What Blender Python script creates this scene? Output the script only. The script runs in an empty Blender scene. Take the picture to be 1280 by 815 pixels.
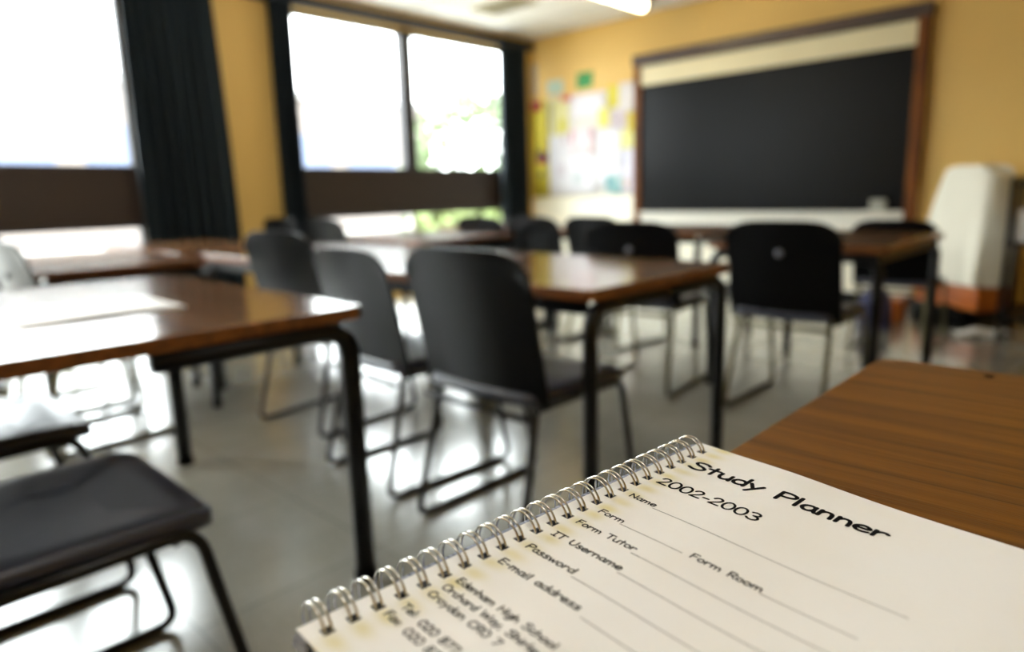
import bpy, math, random
from mathutils import Vector
random.seed(7)
PI = math.pi
scene = bpy.context.scene
col = scene.collection

# ------------------------------------------------------------------ helpers
def tag(o, label=None, cat=None, group=None, kind=None):
    if label: o['label'] = label
    if cat: o['category'] = cat
    if group: o['group'] = group
    if kind: o['kind'] = kind
    return o

def empty(name, loc, rz=0.0, scale=1.0):
    o = bpy.data.objects.new(name, None); col.objects.link(o)
    o.location = loc; o.rotation_euler = (0, 0, rz); o.scale = (scale,) * 3
    o.empty_display_size = 0.1
    return o

def copy_tree(o, parent=None):
    c = o.copy(); col.objects.link(c); c.parent = parent
    for ch in [x for x in bpy.data.objects if x.parent == o]:
        copy_tree(ch, c)
    return c

class MB:
    def __init__(self): self.v = []; self.f = []; self.sm = []
    def add(self, vs, fs, smooth=False):
        n = len(self.v); self.v += [tuple(x) for x in vs]
        self.f += [tuple(i + n for i in f) for f in fs]; self.sm += [smooth] * len(fs)
        return self
    def box(self, x0, x1, y0, y1, z0, z1):
        vs = [(x0,y0,z0),(x1,y0,z0),(x1,y1,z0),(x0,y1,z0),(x0,y0,z1),(x1,y0,z1),(x1,y1,z1),(x0,y1,z1)]
        return self.add(vs, [(0,3,2,1),(4,5,6,7),(0,1,5,4),(1,2,6,5),(2,3,7,6),(3,0,4,7)])
    def prism(self, pts, z0, z1, axis='z'):
        n = len(pts)
        def P(p, z):
            return {'z': (p[0], p[1], z), 'y': (p[0], z, p[1]), 'x': (z, p[0], p[1])}[axis]
        vs = [P(p, z0) for p in pts] + [P(p, z1) for p in pts]
        fs = [tuple(range(n))[::-1], tuple(range(n, 2*n))]
        fs += [(i, (i+1) % n, n+(i+1) % n, n+i) for i in range(n)]
        return self.add(vs, fs)
    def tube(self, pts, r, fillet=0.0, seg=10, closed=False, arc=6):
        pts = [Vector(p) for p in pts]
        if fillet > 0: pts = round_path(pts, fillet, arc, closed)
        n = len(pts); rings = []
        up = None
        for i, p in enumerate(pts):
            a = pts[i-1] if (i > 0 or closed) else p
            b = pts[(i+1) % n] if (i < n-1 or closed) else p
            t = (b - a).normalized()
            if up is None:
                up = Vector((0,0,1)) if abs(t.z) < .9 else Vector((1,0,0))
            s = t.cross(up).normalized(); up = s.cross(t).normalized()
            rings.append([p + r*(math.cos(k*2*PI/seg)*s + math.sin(k*2*PI/seg)*up) for k in range(seg)])
        vs = [v for rg in rings for v in rg]; fs = []
        m = n if closed else n-1
        for i in range(m):
            j = (i+1) % n
            for k in range(seg):
                fs.append((i*seg+k, i*seg+(k+1) % seg, j*seg+(k+1) % seg, j*seg+k))
        if not closed:
            fs.append(tuple(range(seg))[::-1]); fs.append(tuple((n-1)*seg+k for k in range(seg)))
        return self.add(vs, fs, True)
    def grid(self, fn, nu, nv, smooth=True):
        vs = [fn(i/nu, j/nv) for j in range(nv+1) for i in range(nu+1)]
        w = nu+1
        fs = [(j*w+i, j*w+i+1, (j+1)*w+i+1, (j+1)*w+i) for j in range(nv) for i in range(nu)]
        return self.add(vs, fs, smooth)
    def sheet(self, fn, nu, nv, off, smooth=True):
        """closed slab: fn gives the front face, off(p,u,v) the matching back point"""
        F = [fn(i/nu, j/nv) for j in range(nv+1) for i in range(nu+1)]
        B = [off(F[j*(nu+1)+i], i/nu, j/nv) for j in range(nv+1) for i in range(nu+1)]
        w = nu+1; N = len(F); fs = []
        for j in range(nv):
            for i in range(nu):
                a, b, c, d = j*w+i, j*w+i+1, (j+1)*w+i+1, (j+1)*w+i
                fs.append((a, b, c, d)); fs.append((N+d, N+c, N+b, N+a))
        for i in range(nu):
            fs.append((i+1, i, N+i, N+i+1)); a = nv*w+i; fs.append((a, a+1, N+a+1, N+a))
        for j in range(nv):
            a, b = j*w, (j+1)*w; fs.append((a, b, N+b, N+a)); a += nu; b += nu; fs.append((b, a, N+a, N+b))
        return self.add(F + B, fs, smooth)
    def build(self, name, mat, parent=None, bevel=0.0, bseg=3, loc=None):
        me = bpy.data.meshes.new(name); me.from_pydata(self.v, [], self.f); me.update()
        for p, s in zip(me.polygons, self.sm): p.use_smooth = s
        o = bpy.data.objects.new(name, me); col.objects.link(o)
        if mat: me.materials.append(mat)
        o.parent = parent
        if loc: o.location = loc
        if bevel > 0:
            m = o.modifiers.new('bevel', 'BEVEL'); m.width = bevel; m.segments = bseg; m.limit_method = 'ANGLE'
            m.angle_limit = math.radians(40)
            for p in me.polygons: p.use_smooth = True
            w = o.modifiers.new('wn', 'WEIGHTED_NORMAL'); w.keep_sharp = True
        return o

def round_path(pts, r, arc, closed=False):
    out = []; n = len(pts)
    for i, p in enumerate(pts):
        if not closed and i in (0, n-1): out.append(p); continue
        a = pts[i-1]; b = pts[(i+1) % n]
        da = a-p; db = b-p; la, lb = da.length, db.length
        da.normalize(); db.normalize(); rr = min(r, la*.48, lb*.48)
        A = p+da*rr; B = p+db*rr
        for k in range(arc+1):
            t = k/arc; out.append((1-t)*(1-t)*A + 2*t*(1-t)*p + t*t*B)
    return out

# ------------------------------------------------------------------ materials
def srgb(r, g, b):
    f = lambda c: (c/255/12.92) if c/255 <= .04045 else ((c/255+.055)/1.055)**2.4
    return (f(r), f(g), f(b), 1)

def mat(name, color, rough=.5, metal=0.0, spec=.5, coat=0.0, coat_rough=.1, noise=0.0, nscale=8.0, bump=0.0, bscale=60.0, trans=0.0):
    m = bpy.data.materials.new(name); m.use_nodes = True
    nt = m.node_tree; b = nt.nodes['Principled BSDF']
    b.inputs['Base Color'].default_value = color
    b.inputs['Roughness'].default_value = rough; b.inputs['Metallic'].default_value = metal
    b.inputs['Specular IOR Level'].default_value = spec
    b.inputs['Coat Weight'].default_value = coat; b.inputs['Coat Roughness'].default_value = coat_rough
    if trans:
        b.inputs['Transmission Weight'].default_value = trans
    tc = nt.nodes.new('ShaderNodeTexCoord')
    if noise > 0:
        n = nt.nodes.new('ShaderNodeTexNoise'); n.inputs['Scale'].default_value = nscale; n.inputs['Detail'].default_value = 4
        nt.links.new(tc.outputs['Object'], n.inputs['Vector'])
        mx = nt.nodes.new('ShaderNodeMix'); mx.data_type = 'RGBA'
        d = tuple(max(0, c*(1-noise)) for c in color[:3])+(1,); l = tuple(min(1, c*(1+noise)) for c in color[:3])+(1,)
        mx.inputs[6].default_value = d; mx.inputs[7].default_value = l
        nt.links.new(n.outputs['Fac'], mx.inputs[0]); nt.links.new(mx.outputs[2], b.inputs['Base Color'])
    if bump > 0:
        n2 = nt.nodes.new('ShaderNodeTexNoise'); n2.inputs['Scale'].default_value = bscale
        nt.links.new(tc.outputs['Object'], n2.inputs['Vector'])
        bp = nt.nodes.new('ShaderNodeBump'); bp.inputs['Strength'].default_value = bump; bp.inputs['Distance'].default_value = .01
        nt.links.new(n2.outputs['Fac'], bp.inputs['Height']); nt.links.new(bp.outputs['Normal'], b.inputs['Normal'])
    return m

def wood(name, dark, mid, light, rough=.3, stretch=(1.2, 26, 26), coat=0.0, ripple=.0, spec=.5):
    m = bpy.data.materials.new(name); m.use_nodes = True
    nt = m.node_tree; b = nt.nodes['Principled BSDF']; L = nt.links.new
    tc = nt.nodes.new('ShaderNodeTexCoord'); mp = nt.nodes.new('ShaderNodeMapping')
    mp.inputs['Scale'].default_value = stretch; L(tc.outputs['Object'], mp.inputs['Vector'])
    n1 = nt.nodes.new('ShaderNodeTexNoise'); n1.inputs['Scale'].default_value = 1.0; n1.inputs['Detail'].default_value = 6
    n1.inputs['Roughness'].default_value = .65; n1.inputs['Distortion'].default_value = .6
    L(mp.outputs['Vector'], n1.inputs['Vector'])
    cr = nt.nodes.new('ShaderNodeValToRGB'); e = cr.color_ramp.elements
    e[0].position = .30; e[0].color = dark; e[1].position = .72; e[1].color = light
    k = e.new(.5); k.color = mid
    L(n1.outputs['Fac'], cr.inputs['Fac']); L(cr.outputs['Color'], b.inputs['Base Color'])
    mp2 = nt.nodes.new('ShaderNodeMapping'); mp2.inputs['Scale'].default_value = (stretch[0]*5, stretch[1]*7, stretch[2]*7)
    L(tc.outputs['Object'], mp2.inputs['Vector'])
    n2 = nt.nodes.new('ShaderNodeTexNoise'); n2.inputs['Scale'].default_value = 1.0; L(mp2.outputs['Vector'], n2.inputs['Vector'])
    bp = nt.nodes.new('ShaderNodeBump'); bp.inputs['Strength'].default_value = ripple; bp.inputs['Distance'].default_value = .002
    L(n2.outputs['Fac'], bp.inputs['Height'])
    if ripple: L(bp.outputs['Normal'], b.inputs['Normal'])
    b.inputs['Roughness'].default_value = rough; b.inputs['Specular IOR Level'].default_value = spec
    b.inputs['Coat Weight'].default_value = coat; b.inputs['Coat Roughness'].default_value = .12
    return m

M = {}
M['wall'] = mat('yellow_ochre_paint', srgb(212, 175, 98), .6, noise=.05, nscale=2, bump=.05)
M['white_wall'] = mat('white_paint', srgb(236, 232, 214), .5, noise=.04, nscale=2)
M['ceiling'] = None
M['curtain'] = mat('dark_teal_curtain', srgb(4, 22, 31), .9, noise=.25, nscale=3, bump=.3, bscale=250)
M['panel'] = mat('brown_spandrel_panel', srgb(40, 26, 18), .55, noise=.12, nscale=2)
M['frame'] = mat('dark_window_frame', srgb(38, 36, 40), .4)
M['wframe'] = mat('pale_window_frame', srgb(200, 198, 192), .4)
M['table'] = wood('table_laminate', srgb(76, 48, 28), srgb(116, 80, 48), srgb(148, 108, 72), rough=.16, stretch=(1.0, 22, 22), spec=.7, coat=.6)
M['desk'] = wood('desk_woodgrain', srgb(60, 32, 3), srgb(106, 64, 10), srgb(130, 84, 20), rough=.45, stretch=(2.2, 70, 70), ripple=.25, spec=.3)
M['edge'] = wood('table_edge', srgb(70, 36, 12), srgb(112, 62, 20), srgb(140, 84, 32), rough=.4, stretch=(2, 40, 40))
M['black_tube'] = mat('black_steel', srgb(4, 4, 5), .35, noise=.1, spec=.3)
M['bronze_tube'] = mat('olive_bronze_steel', srgb(84, 78, 48), .35, metal=.7)
M['dark_tube'] = mat('dark_brown_steel', srgb(14, 13, 10), .3, metal=.2, spec=.4)
M['shell'] = mat('black_moulded_plastic', srgb(5, 5, 6), .36, noise=.1, nscale=12, spec=.13)
M['seat'] = mat('black_seat_vinyl', srgb(24, 30, 52), .42, noise=.15, nscale=9, bump=.08, bscale=60, spec=.4, coat=.8, coat_rough=.32)  # bluish window sheen put into the base colour
M['disc'] = mat('pale_grey_disc', srgb(84, 86, 96), .4)
M['rubber'] = mat('black_rubber', srgb(6, 6, 6), .8, spec=.1)
M['board'] = mat('chalkboard_black', srgb(5, 5, 6), .36, noise=.3, nscale=1.3, spec=.11)
M['frame_wood'] = wood('board_frame_wood', srgb(58, 26, 4), srgb(100, 54, 10), srgb(126, 74, 20), rough=.55, spec=.2, stretch=(10, 10, 2))
M['frame_dark'] = wood('board_top_wood', srgb(32, 18, 8), srgb(58, 34, 14), srgb(78, 48, 20), rough=.4, stretch=(1.5, 10, 20))
M['ledge'] = mat('white_board_strip', srgb(226, 224, 214), .4, noise=.05, nscale=3)
M['cream_strip'] = mat('cream_roller_strip', srgb(214, 204, 168), .5, noise=.08, nscale=3)
M['orange_wood'] = wood('orange_brown_wood', srgb(110, 50, 8), srgb(168, 86, 18), srgb(190, 104, 30), rough=.4, stretch=(2, 14, 14))
M['sheet'] = mat('white_dust_sheet', srgb(212, 208, 192), .6, noise=.05, nscale=5, bump=.2, bscale=12)
M['wire'] = mat('nickel_wire', srgb(206, 204, 196), .22, metal=1.0)
M['hole_dark'] = mat('hole_shade', srgb(34, 32, 30), .9)
M['ink'] = mat('black_print', srgb(8, 7, 8), .8, spec=.1)
M['ink_line'] = mat('thin_print_line', srgb(52, 48, 44), .6)
M['paper'] = mat('white_paper', srgb(240, 240, 240), .6, noise=.03)
def paint(r, g, b, rough=.6): return mat('paint_%d_%d_%d' % (r, g, b), srgb(r, g, b), rough, noise=.06, nscale=14)

def floor_mat():
    m = bpy.data.materials.new('polished_vinyl_floor'); m.use_nodes = True
    nt = m.node_tree; b = nt.nodes['Principled BSDF']; L = nt.links.new
    tc = nt.nodes.new('ShaderNodeTexCoord')
    n = nt.nodes.new('ShaderNodeTexNoise'); n.inputs['Scale'].default_value = 1.4; n.inputs['Detail'].default_value = 5
    L(tc.outputs['Object'], n.inputs['Vector'])
    n3 = nt.nodes.new('ShaderNodeTexNoise'); n3.inputs['Scale'].default_value = 60; n3.inputs['Detail'].default_value = 3
    L(tc.outputs['Object'], n3.inputs['Vector'])
    cr = nt.nodes.new('ShaderNodeValToRGB'); e = cr.color_ramp.elements
    e[0].position = .32; e[0].color = srgb(148, 146, 132); e[1].position = .68; e[1].color = srgb(180, 179, 170)
    L(n.outputs['Fac'], cr.inputs['Fac'])
    mx = nt.nodes.new('ShaderNodeMix'); mx.data_type = 'RGBA'; mx.blend_type = 'MULTIPLY'; mx.inputs[0].default_value = .25
    L(cr.outputs['Color'], mx.inputs[6]); L(n3.outputs['Fac'], mx.inputs[7])
    br = nt.nodes.new('ShaderNodeTexBrick'); br.offset = 0; br.inputs['Scale'].default_value = 1.0
    br.inputs['Brick Width'].default_value = .5; br.inputs['Row Height'].default_value = .5
    br.inputs['Mortar Size'].default_value = .003
    br.inputs['Color1'].default_value = (1, 1, 1, 1); br.inputs['Color2'].default_value = (.93, .93, .93, 1); br.inputs['Mortar'].default_value = (.7, .7, .7, 1)
    L(tc.outputs['Object'], br.inputs['Vector'])
    m2 = nt.nodes.new('ShaderNodeMix'); m2.data_type = 'RGBA'; m2.blend_type = 'MULTIPLY'; m2.inputs[0].default_value = 1
    L(mx.outputs[2], m2.inputs[6]); L(br.outputs['Color'], m2.inputs[7]); L(m2.outputs[2], b.inputs['Base Color'])
    mr = nt.nodes.new('ShaderNodeMapRange'); mr.inputs[3].default_value = .16; mr.inputs[4].default_value = .30
    L(n.outputs['Fac'], mr.inputs[0]); L(mr.outputs[0], b.inputs['Roughness'])
    bp = nt.nodes.new('ShaderNodeBump'); bp.inputs['Strength'].default_value = .12; bp.inputs['Distance'].default_value = .01
    n4 = nt.nodes.new('ShaderNodeTexNoise'); n4.inputs['Scale'].default_value = 5; L(tc.outputs['Object'], n4.inputs['Vector'])
    L(n4.outputs['Fac'], bp.inputs['Height']); L(bp.outputs['Normal'], b.inputs['Normal'])
    b.inputs['Specular IOR Level'].default_value = .8
    b.inputs['Coat Weight'].default_value = .8; b.inputs['Coat Roughness'].default_value = .16
    return m
M['floor'] = floor_mat()

def ceiling_mat():
    m = bpy.data.materials.new('ceiling_tiles'); m.use_nodes = True
    nt = m.node_tree; b = nt.nodes['Principled BSDF']; L = nt.links.new
    tc = nt.nodes.new('ShaderNodeTexCoord')
    br = nt.nodes.new('ShaderNodeTexBrick'); br.offset = 0; br.inputs['Scale'].default_value = 1
    br.inputs['Brick Width'].default_value = 1.2; br.inputs['Row Height'].default_value = .6; br.inputs['Mortar Size'].default_value = .012
    br.inputs['Color1'].default_value = srgb(240, 240, 236); br.inputs['Color2'].default_value = srgb(226, 225, 220); br.inputs['Mortar'].default_value = srgb(170, 166, 156)
    L(tc.outputs['Object'], br.inputs['Vector']); L(br.outputs['Color'], b.inputs['Base Color'])
    b.inputs['Roughness'].default_value = .8
    return m
M['ceiling'] = ceiling_mat()

def glass_mat():
    m = bpy.data.materials.new('window_glass'); m.use_nodes = True
    nt = m.node_tree; L = nt.links.new
    for n in list(nt.nodes): nt.nodes.remove(n)
    out = nt.nodes.new('ShaderNodeOutputMaterial'); mx = nt.nodes.new('ShaderNodeMixShader')
    t = nt.nodes.new('ShaderNodeBsdfTransparent'); g = nt.nodes.new('ShaderNodeBsdfGlossy'); g.inputs['Roughness'].default_value = .02
    t.inputs['Color'].default_value = (.96, .98, .97, 1)
    mx.inputs[0].default_value = .05
    L(t.outputs[0], mx.inputs[1]); L(g.outputs[0], mx.inputs[2]); L(mx.outputs[0], out.inputs[0])
    return m
M['glass'] = glass_mat()

def lamp_mat(strength, color):
    m = bpy.data.materials.new('lit_diffuser'); m.use_nodes = True
    b = m.node_tree.nodes['Principled BSDF']
    b.inputs['Base Color'].default_value = (.9, .9, .85, 1)
    b.inputs['Emission Color'].default_value = color; b.inputs['Emission Strength'].default_value = strength
    return m

# planner cover: off-white card, yellow finger stains next to the punched holes
def cover_mat():
    m = bpy.data.materials.new('stained_cream_card'); m.use_nodes = True
    nt = m.node_tree; b = nt.nodes['Principled BSDF']; L = nt.links.new
    tc = nt.nodes.new('ShaderNodeTexCoord'); sp = nt.nodes.new('ShaderNodeSeparateXYZ'); L(tc.outputs['Object'], sp.inputs[0])
    def math_(op, a, bb=None, c=None):
        n = nt.nodes.new('ShaderNodeMath'); n.operation = op
        for i, v in enumerate((a, bb, c)):
            if v is None: continue
            if isinstance(v, (int, float)): n.inputs[i].default_value = v
            else: L(v, n.inputs[i])
        return n.outputs[0]
    # local x = across the page (t), local y = along the binding (s), metres
    t = sp.outputs[0]; s = sp.outputs[1]
    ph = math_('MULTIPLY', math_('SUBTRACT', s, -.001), 2*PI/.0127)
    per = math_('MULTIPLY_ADD', math_('COSINE', ph), .5, .5)
    dt = math_('DIVIDE', math_('SUBTRACT', t, .0075), .0075)
    g = math_('POWER', 2.718, math_('MULTIPLY', math_('MULTIPLY', dt, dt), -1))
    nz = nt.nodes.new('ShaderNodeTexNoise'); nz.inputs['Scale'].default_value = 45; nz.inputs['Detail'].default_value = 3
    L(tc.outputs['Object'], nz.inputs['Vector'])
    msk = math_('MULTIPLY', math_('MULTIPLY', g, math_('MULTIPLY_ADD', per, .75, .25)), math_('MULTIPLY', nz.outputs['Fac'], 1.5))
    mx = nt.nodes.new('ShaderNodeMix'); mx.data_type = 'RGBA'; mx.clamp_factor = True
    mx.inputs[6].default_value = srgb(245, 244, 242); mx.inputs[7].default_value = srgb(226, 214, 140)
    L(math_('MULTIPLY', msk, .8), mx.inputs[0])
    n2 = nt.nodes.new('ShaderNodeTexNoise'); n2.inputs['Scale'].default_value = 14; n2.inputs['Detail'].default_value = 5; L(tc.outputs['Object'], n2.inputs['Vector'])
    m2 = nt.nodes.new('ShaderNodeMix'); m2.data_type = 'RGBA'; m2.blend_type = 'MULTIPLY'
    mr = nt.nodes.new('ShaderNodeMapRange'); mr.inputs[1].default_value = .35; mr.inputs[2].default_value = .7; mr.inputs[3].default_value = 0; mr.inputs[4].default_value = .5
    L(n2.outputs['Fac'], mr.inputs[0]); L(mr.outputs[0], m2.inputs[0]); L(mx.outputs[2], m2.inputs[6]); m2.inputs[7].default_value = srgb(250, 247, 240)
    L(m2.outputs[2], b.inputs['Base Color']); b.inputs['Roughness'].default_value = .6
    b.inputs['Specular IOR Level'].default_value = .25
    return m
M['cover'] = cover_mat()

def pages_mat():
    m = bpy.data.materials.new('page_edges'); m.use_nodes = True
    nt = m.node_tree; b = nt.nodes['Principled BSDF']; L = nt.links.new
    tc = nt.nodes.new('ShaderNodeTexCoord'); mp = nt.nodes.new('ShaderNodeMapping'); mp.inputs['Scale'].default_value = (60, 420, 500)
    L(tc.outputs['Object'], mp.inputs['Vector'])
    n = nt.nodes.new('ShaderNodeTexNoise'); n.inputs['Scale'].default_value = 1; n.inputs['Detail'].default_value = 3; L(mp.outputs['Vector'], n.inputs['Vector'])
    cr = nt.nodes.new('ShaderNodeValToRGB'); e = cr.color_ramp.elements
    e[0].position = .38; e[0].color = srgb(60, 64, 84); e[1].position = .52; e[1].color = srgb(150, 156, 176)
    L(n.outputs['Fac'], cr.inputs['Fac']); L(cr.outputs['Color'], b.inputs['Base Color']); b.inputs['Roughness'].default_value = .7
    return m
M['pages'] = pages_mat()

# ------------------------------------------------------------------ camera
cam_d = bpy.data.cameras.new('camera'); cam = bpy.data.objects.new('camera', cam_d); col.objects.link(cam)
yaw, pitch, roll = 7.65527311e-01, 1.91064444e-01, -2.76305417e-02
cy, sy = math.cos(yaw), math.sin(yaw)
fw = Vector((-sy*math.cos(pitch), cy*math.cos(pitch), -math.sin(pitch)))
rt = Vector((cy, sy, 0)); up = rt.cross(fw)
r2 = math.cos(roll)*rt + math.sin(roll)*up; u2 = -math.sin(roll)*rt + math.cos(roll)*up
from mathutils import Matrix
cam.matrix_world = Matrix(((r2.x, u2.x, -fw.x, 0), (r2.y, u2.y, -fw.y, 0), (r2.z, u2.z, -fw.z, .96), (0, 0, 0, 1)))
cam_d.sensor_width = 36; cam_d.lens = 850.495*36/1280
cam_d.clip_start = .02; cam_d.clip_end = 300
cam_d.dof.use_dof = True; cam_d.dof.focus_distance = .425; cam_d.dof.aperture_fstop = 3.1
scene.camera = cam

# ------------------------------------------------------------------ room shell
XW, YF, XR, YB, ZC = -5.36, 6.0, 2.6, -2.6, 2.64
def struct(name, mb, m, parent=None, **k):
    o = mb.build(name, m, parent, **k)
    if parent is None: o['kind'] = 'structure'
    return o
struct('floor', MB().box(XW-.3, XR+.3, YB-.3, YF+.3, -.12, 0), M['floor'])
struct('ceiling', MB().box(XW-.3, XR+.3, YB-.3, YF+.3, ZC, ZC+.15), M['ceiling'])
fwall = struct('wall_front', MB().box(XW-.3, XR+.3, YF, YF+.25, 0, ZC), M['wall'])
struct('wall_back', MB().box(XW-.3, XR+.3, YB-.25, YB, 0, ZC), M['wall'])
struct('wall_right', MB().box(XR, XR+.25, YB, YF, 0, ZC), M['wall'])
# window wall: piers, head and dado, with openings at y -2.2..1.85 and 2.9..5.7
ww = MB()
for a, b in ((YB, -2.2), (1.80, 2.92), (5.72, YF)): ww.box(XW-.2, XW, a, b, 0, ZC)
for a, b in ((-2.2, 1.80), (2.92, 5.72)):
    ww.box(XW-.2, XW, a, b, 2.50, ZC); ww.box(XW-.2, XW, a, b, 0, .12)
struct('wall_window_side', ww, M['wall'])
pan = MB()
for a, b in ((-2.2, 1.80), (2.92, 5.72)):
    pan.box(XW-.12, XW+.01, a, b, .83, 1.20)
    pan.box(XW-.02, XW+.022, a, b, 1.185, 1.21)
struct('trim_1', pan, M['panel'])
# white painted lower part of the front wall
struct('trim_2', MB().box(XW, -1.40, YF-.012, YF, .0, .92), M['white_wall'])
struct('baseboard_front', MB().box(XW, XR, YF-.03, YF-.012, 0, .09), M['black_tube'])
struct('trim_3', MB().box(XW, XW+.05, YB, YF, 2.515, 2.60), M['frame'])
def window(name, y0, y1, muls):
    w = empty(name, (XW-.08, 0, 0)); w['kind'] = 'structure'
    fr = MB()
    for (za, zb) in ((1.20, 2.50), (.12, .83)):
        fr.box(-.03, .03, y0, y1, za, za+.035); fr.box(-.03, .03, y0, y1, zb-.035, zb)
        for y in [y0+.02, y1-.02]: fr.box(-.03, .03, y-.02, y+.02, za+.035, zb-.035)
    for y in muls:
        fr.box(-.04, .05, y-.07, y+.07, 1.235, 2.465)
    fr.build('window_frame', M['frame'], w)
    lo = MB()
    for y in muls: lo.box(-.03, .03, y-.02, y+.02, .155, .795)
    lo.build('lower_frame', M['wframe'], w)
    ys = [y0]+muls+[y1]
    for a, b in zip(ys[:-1], ys[1:]):
        MB().box(-.004, .004, a+.03, b-.03, 1.235, 2.465).build('window_pane', M['glass'], w)
        MB().box(-.004, .004, a+.03, b-.03, .155, .795).build('window_pane', M['glass'], w)
    for y in muls:
        MB().box(.05, .075, y-.015, y+.015, 1.95, 2.03).build('window_latch', M['frame'], w, bevel=.004)
    return w
window('window_1', -2.2, 1.80, [-.88, .42])
window('window_2', 2.92, 5.72, [4.27])

# ------------------------------------------------------------------ curtains
def curtain(y0, y1, zt, zb, label, lean=0.0, n=7, seed=1):
    rnd = random.Random(seed); ph = rnd.random()*6
    t = empty('curtain', (-5.24, (y0+y1)/2, zb))
    W = y1-y0
    def fn(u, v):
        z = v*(zt-zb)
        w = W*(1+.04*math.sin(3*v+ph))
        a = 2*PI*n*u+ph
        d = .045*math.sin(a+.5*math.sin(2*v))*(1-.25*v)+.018*math.sin(2.3*a+1.3)
        return (d, (u-.5)*w + .012*math.sin(a*1.1+v*2)+lean*(1-v)*(u), z)
    MB().sheet(fn, n*16, 24, lambda p, u, v: (p[0]-.004, p[1], p[2])).build('curtain_cloth', M['curtain'], t)
    h = MB()
    h.box(-.05, .055, -W/2, W/2, zt-zb-.01, zt-zb+.045)
    h.build('curtain_heading', M['curtain'], t, bevel=.01)
    return tag(t, label, 'curtain', 'dark curtains along the window wall')
curtain(1.73, 2.36, 2.50, .28, 'wide dark teal curtain between the left window and the yellow wall pier', n=8, seed=1, lean=.05)
curtain(2.80, 3.02, 2.50, .28, 'narrow dark teal curtain between the yellow pier and the double window', n=4, seed=2)
curtain(5.38, 5.74, 2.50, .28, 'dark teal curtain hanging in the corner beside the pinned posters', n=5, seed=3)

# ------------------------------------------------------------------ chalkboard
bb = empty('chalkboard', (-2.675, YF, .62))
tag(bb, 'large black chalkboard in a brown wooden frame on the yellow wall', 'chalkboard')
MB().box(-1.16, 1.19, -.05, -.03, .13, 1.345).build('board_surface', M['board'], bb)
MB().box(-1.20, 1.20, -.035, -.012, .0, 1.56).build('backing_panel', M['black_tube'], bb)
for x0, x1 in ((-1.275, -1.20), (1.19, 1.275)):
    MB().box(x0, x1, -.075, -.012, -.02, 1.55).build('side_frame', M['frame_wood'], bb, bevel=.006)
MB().box(-1.285, 1.285, -.09, -.012, 1.535, 1.632).build('top_frame', M['frame_dark'], bb, bevel=.006)
MB().box(-1.20, 1.19, -.06, -.03, 1.345, 1.52).build('roller_strip', M['cream_strip'], bb, bevel=.004)
MB().box(-1.20, 1.19, -.055, -.03, .0, .125).build('lower_panel', M['ledge'], bb, bevel=.003)
MB().box(-1.20, 1.19, -.11, -.05, .118, .132).build('chalk_ledge', M['ledge'], bb, bevel=.002)
dz = MB().box(-.055, .055, -.03, .03, 0, .09).build('board_rubber', mat('pale_felt', srgb(150, 150, 140), .8), None, bevel=.008, loc=(-1.66, YF-.083, .753))
tag(dz, 'small pale board rubber standing on the ledge at the chalkboard corner', 'board rubber')

# ------------------------------------------------------------------ noticeboard and papers
nb = MB().box(-5.36, -3.955, YF-.02, YF-.0125, .925, 1.985).build('notice_board', mat('white_board_backing', srgb(200, 196, 190), .7, noise=.05), None)
tag(nb, 'notice board covered with papers between the corner curtain and the chalkboard', 'notice board')
k_dep = [0]
def paper(x0, x1, z0, z1, c, label, cat='paper', name='pinned_paper', rz=0.0, marks=None, group='papers pinned on the front wall', lay=1, base=None):
    y = (YF-.022 if base is None else base) - .0022*lay
    W, Hh = x1-x0, z1-z0
    t = empty(name, ((x0+x1)/2, y, (z0+z1)/2)); t.rotation_euler = (0, rz, 0)
    MB().sheet(lambda u, v: ((u-.5)*W, -.0015*math.sin(PI*u)*math.sin(PI*v), (v-.5)*Hh), 8, 8, lambda p, u, v: (p[0], p[1]+.0006, p[2])).build('sheet', paint(*[int(x*.86) for x in c]), t)
    if marks:
        for (a, b, cc, d, mc) in marks:
            MB().box((a-.5)*W, (b-.5)*W, -.0035, -.0019, (cc-.5)*Hh, (d-.5)*Hh).build('coloured_patch', paint(*[int(x*.82) for x in mc]), t)
    return tag(t, label, cat, group)
paper(-5.36, -5.10, .92, 1.98, (206, 190, 24), 'tall yellow backing sheet at the curtain end of the notice board', marks=[(.35, .7, .20, .26, (70, 60, 30)), (.3, .6, .08, .13, (90, 84, 30)), (.3, .75, .45, .49, (120, 90, 30))])
paper(-5.35, -5.19, 1.87, 1.97, (170, 22, 50), 'crimson square at the top curtain corner of the notice board', lay=3)
paper(-5.28, -5.11, 1.29, 1.40, (150, 20, 44), 'crimson square halfway down the yellow backing sheet', lay=3, marks=[(.0, 1, .45, 1, (70, 14, 34))])
paper(-5.08, -4.81, 1.58, 1.96, (244, 238, 168), 'pale yellow paper with a dark column of writing', lay=1, marks=[(.08, .18, .1, .9, (130, 128, 110)), (.5, .9, .05, .45, (236, 226, 90))])
paper(-4.91, -4.77, 1.93, 1.985, (226, 92, 108), 'small pink-red strip at the top edge of the notice board', lay=3)
paper(-4.76, -4.31, 1.74, 1.98, (240, 236, 244), 'white landscape paper near the top of the notice board', lay=2)
paper(-4.41, -4.27, 1.62, 1.81, (240, 232, 110), 'light yellow note beneath the tall yellow strip', lay=3)
paper(-4.29, -4.155, 1.80, 2.02, (232, 218, 56), 'bright yellow strip rising above the notice board edge', lay=4)
paper(-4.15, -3.96, 1.75, 2.03, (232, 226, 226), 'off-white paper touching the top of the chalkboard frame', lay=2)
paper(-4.26, -4.06, 1.59, 1.77, (214, 200, 210), 'greyish lilac paper in the upper right of the notice board', lay=2, marks=[(.2, .5, .3, .6, (180, 160, 170))])
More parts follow.
